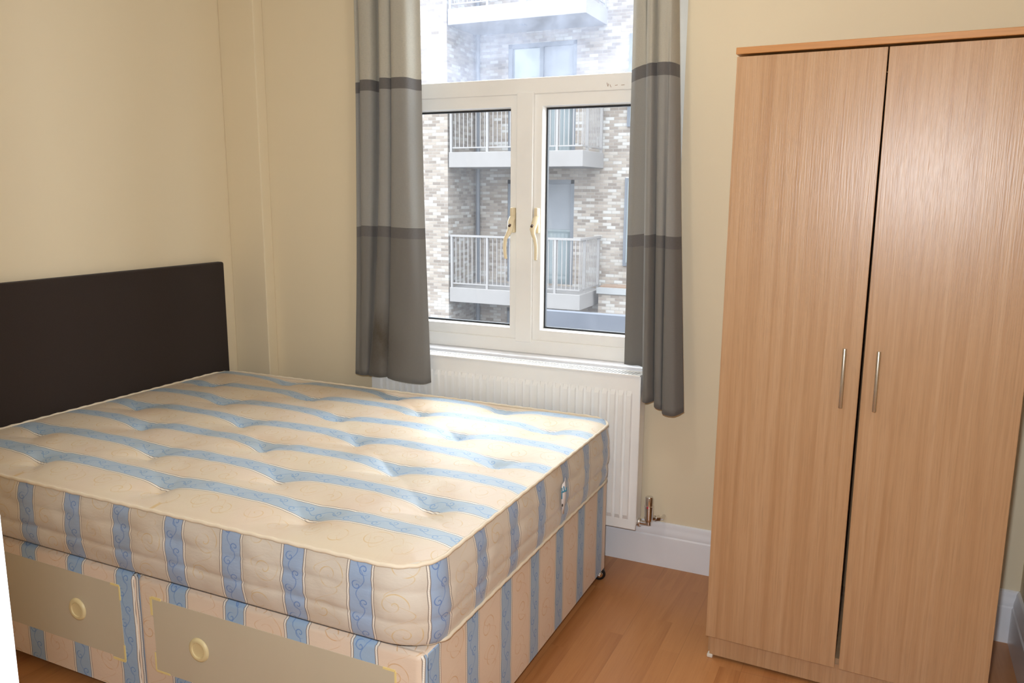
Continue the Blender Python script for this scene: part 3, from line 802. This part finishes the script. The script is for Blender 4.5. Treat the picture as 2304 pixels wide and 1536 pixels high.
# ------------------------------------------------------------------ outside: apartment building
SH = 3.355
bld = tag(empty('apartment_building', (-4, 17, -4)), 'pale brick apartment block with balconies seen through the window', 'building')
def bp_(name, m, mt, **kw): return addpart(bld, name, m, mt, **kw)
m = MB(); m.box(-13, -7.30, 15.0, 17.2, -4, 7.4); bp_('brick_pier', m, BRICK)
m = MB(); m.box(-7.30, -6.36, 16.5, 16.9, -4, 7.4)
m.box(-4.50, 2.5, 16.5, 16.9, -4, 7.4)
DR = []
for k in (-1, 0, 1):
    z0 = -.92 + SH * k
    m.box(-6.36, -4.50, 16.5, 16.9, z0 + 2.70, z0 + SH + .04)
    DR.append(z0)
m.box(-6.36, -4.50, 16.5, 16.9, -.92 + SH * 2 , 7.4)
bp_('brick_wall', m, BRICK)
for z0 in DR[:4]:
    f = MB(); f.box(-6.36, -6.26, 16.52, 16.62, z0, z0 + 2.72).box(-4.60, -4.50, 16.52, 16.62, z0, z0 + 2.72).box(-5.50, -5.40, 16.53, 16.62, z0, z0 + 2.72).box(-6.36, -4.50, 16.52, 16.62, z0 + 2.60, z0 + 2.72)
    f = bp_('balcony_door', f, SLATE)
    g = MB(); g.box(-6.27, -4.59, 16.60, 16.63, z0, z0 + 2.62); addpart(f, 'door_glass', g, OUTGLASS)
    g = MB(); g.box(-5.41, -4.60, 16.585, 16.60, z0 + 1.45, z0 + 2.60); addpart(f, 'blind', g, BLIND)
for z0 in DR[1:3]:
    m = MB(); m.box(-3.16, -2.2, 16.44, 16.52, z0 + .6, z0 + 2.74)
    f = bp_('window', m, SLATE)
    g = MB(); g.box(-3.08, -2.2, 16.42, 16.45, z0 + .68, z0 + 2.66); addpart(f, 'pane', g, OUTGLASS)
m = MB(); m.cyl((-7.18, 16.40, -4), (-7.18, 16.40, 7.4), .055, 12); bp_('downpipe', m, SLATE)
def balcony(z0):
    m = MB(); m.box(-7.27, -3.74, 15.0, 16.5, z0, z0 + .37, .01)
    b = bp_('balcony', m, CONC)
    zt, zr = z0 + .37, z0 + 1.70
    r = MB(); r.box(-7.255, -3.755, 15.012, 15.088, zr - .05, zr).box(-3.83, -3.75, 15.088, 16.5, zr - .05, zr); addpart(b, 'top_rail', r, RAIL)
    r = MB(); r.box(-7.25, -3.76, 15.035, 15.065, zt + .09, zt + .12).box(-3.80, -3.77, 15.03, 16.5, zt + .09, zt + .12); addpart(b, 'bottom_rail', r, RAIL)
    posts = [(-7.22, 15.05), (-6.22, 15.05), (-5.25, 15.05), (-4.40, 15.05), (-3.79, 15.42), (-3.79, 16.42)]
    for (x, y) in posts:
        r = MB(); r.box(x - .03, x + .03, y - .03, y + .03, zt - .02, zr - .03); addpart(b, 'post', r, RAIL)
    bal = None
    pts = [(-7.22 + .115 * i, 15.05) for i in range(1, 30)] + [(-3.785, 15.05 + .112 * i) for i in range(0, 13)]
    for (x, y) in pts:
        if any(abs(x - a) < .05 and abs(y - c) < .05 for a, c in posts): continue
        if bal is None:
            r = MB(); r.box(x - .009, x + .009, y - .009, y + .009, zt + .10, zr - .04); bal = addpart(b, 'baluster', r, RAIL); bx, by = x, y
        else:
            q = bal.copy(); COL.objects.link(q); q.location = bal.location + Vector((x - bx, y - by, 0))
for k in range(3): balcony(-1.30 + SH * k)
m = MB(); m.box(-5.62, -5.50, 15.55, 15.70, 5.39, 5.415); bp_('soffit_light', m, SLATE)
# lower wing to the right: brick, white coping, gravel
m = MB(); m.box(-3.60, 2.5, 15.95, 16.5, -4, -.98); bp_('lower_wall', m, BRICK)
m = MB(); m.box(-3.64, 2.5, 15.90, 16.08, -.98, -.84); bp_('coping', m, COPING)
m = MB(); m.box(-3.60, 2.5, 16.08, 16.5, -.98, -.80); bp_('gravel_strip', m, TERRA)
# neighbouring flat roof close to the window
nr = tag(empty('flat_roof', (0, 6, -4)), 'dark grey flat roof with parapet just outside below the window', 'roof')
m = MB(); m.box(-2.45, 6, 2.0, 9.0, -.98, -.72); addpart(nr, 'roof_surface', m, ROOF_LIGHT)
m = MB(); m.box(-2.45, 6, 9.0, 9.18, -4, -.425); addpart(nr, 'parapet', m, ROOF_DARK)
m = MB(); m.box(-2.45, 6, 2.0, 9.0, -4, -.98); addpart(nr, 'wall', m, BRICK)
gr = struct(obj('ground', MB().box(-16, 12, .4, 22, -4.2, -4.0).mesh('ground'), ROOF_LIGHT))
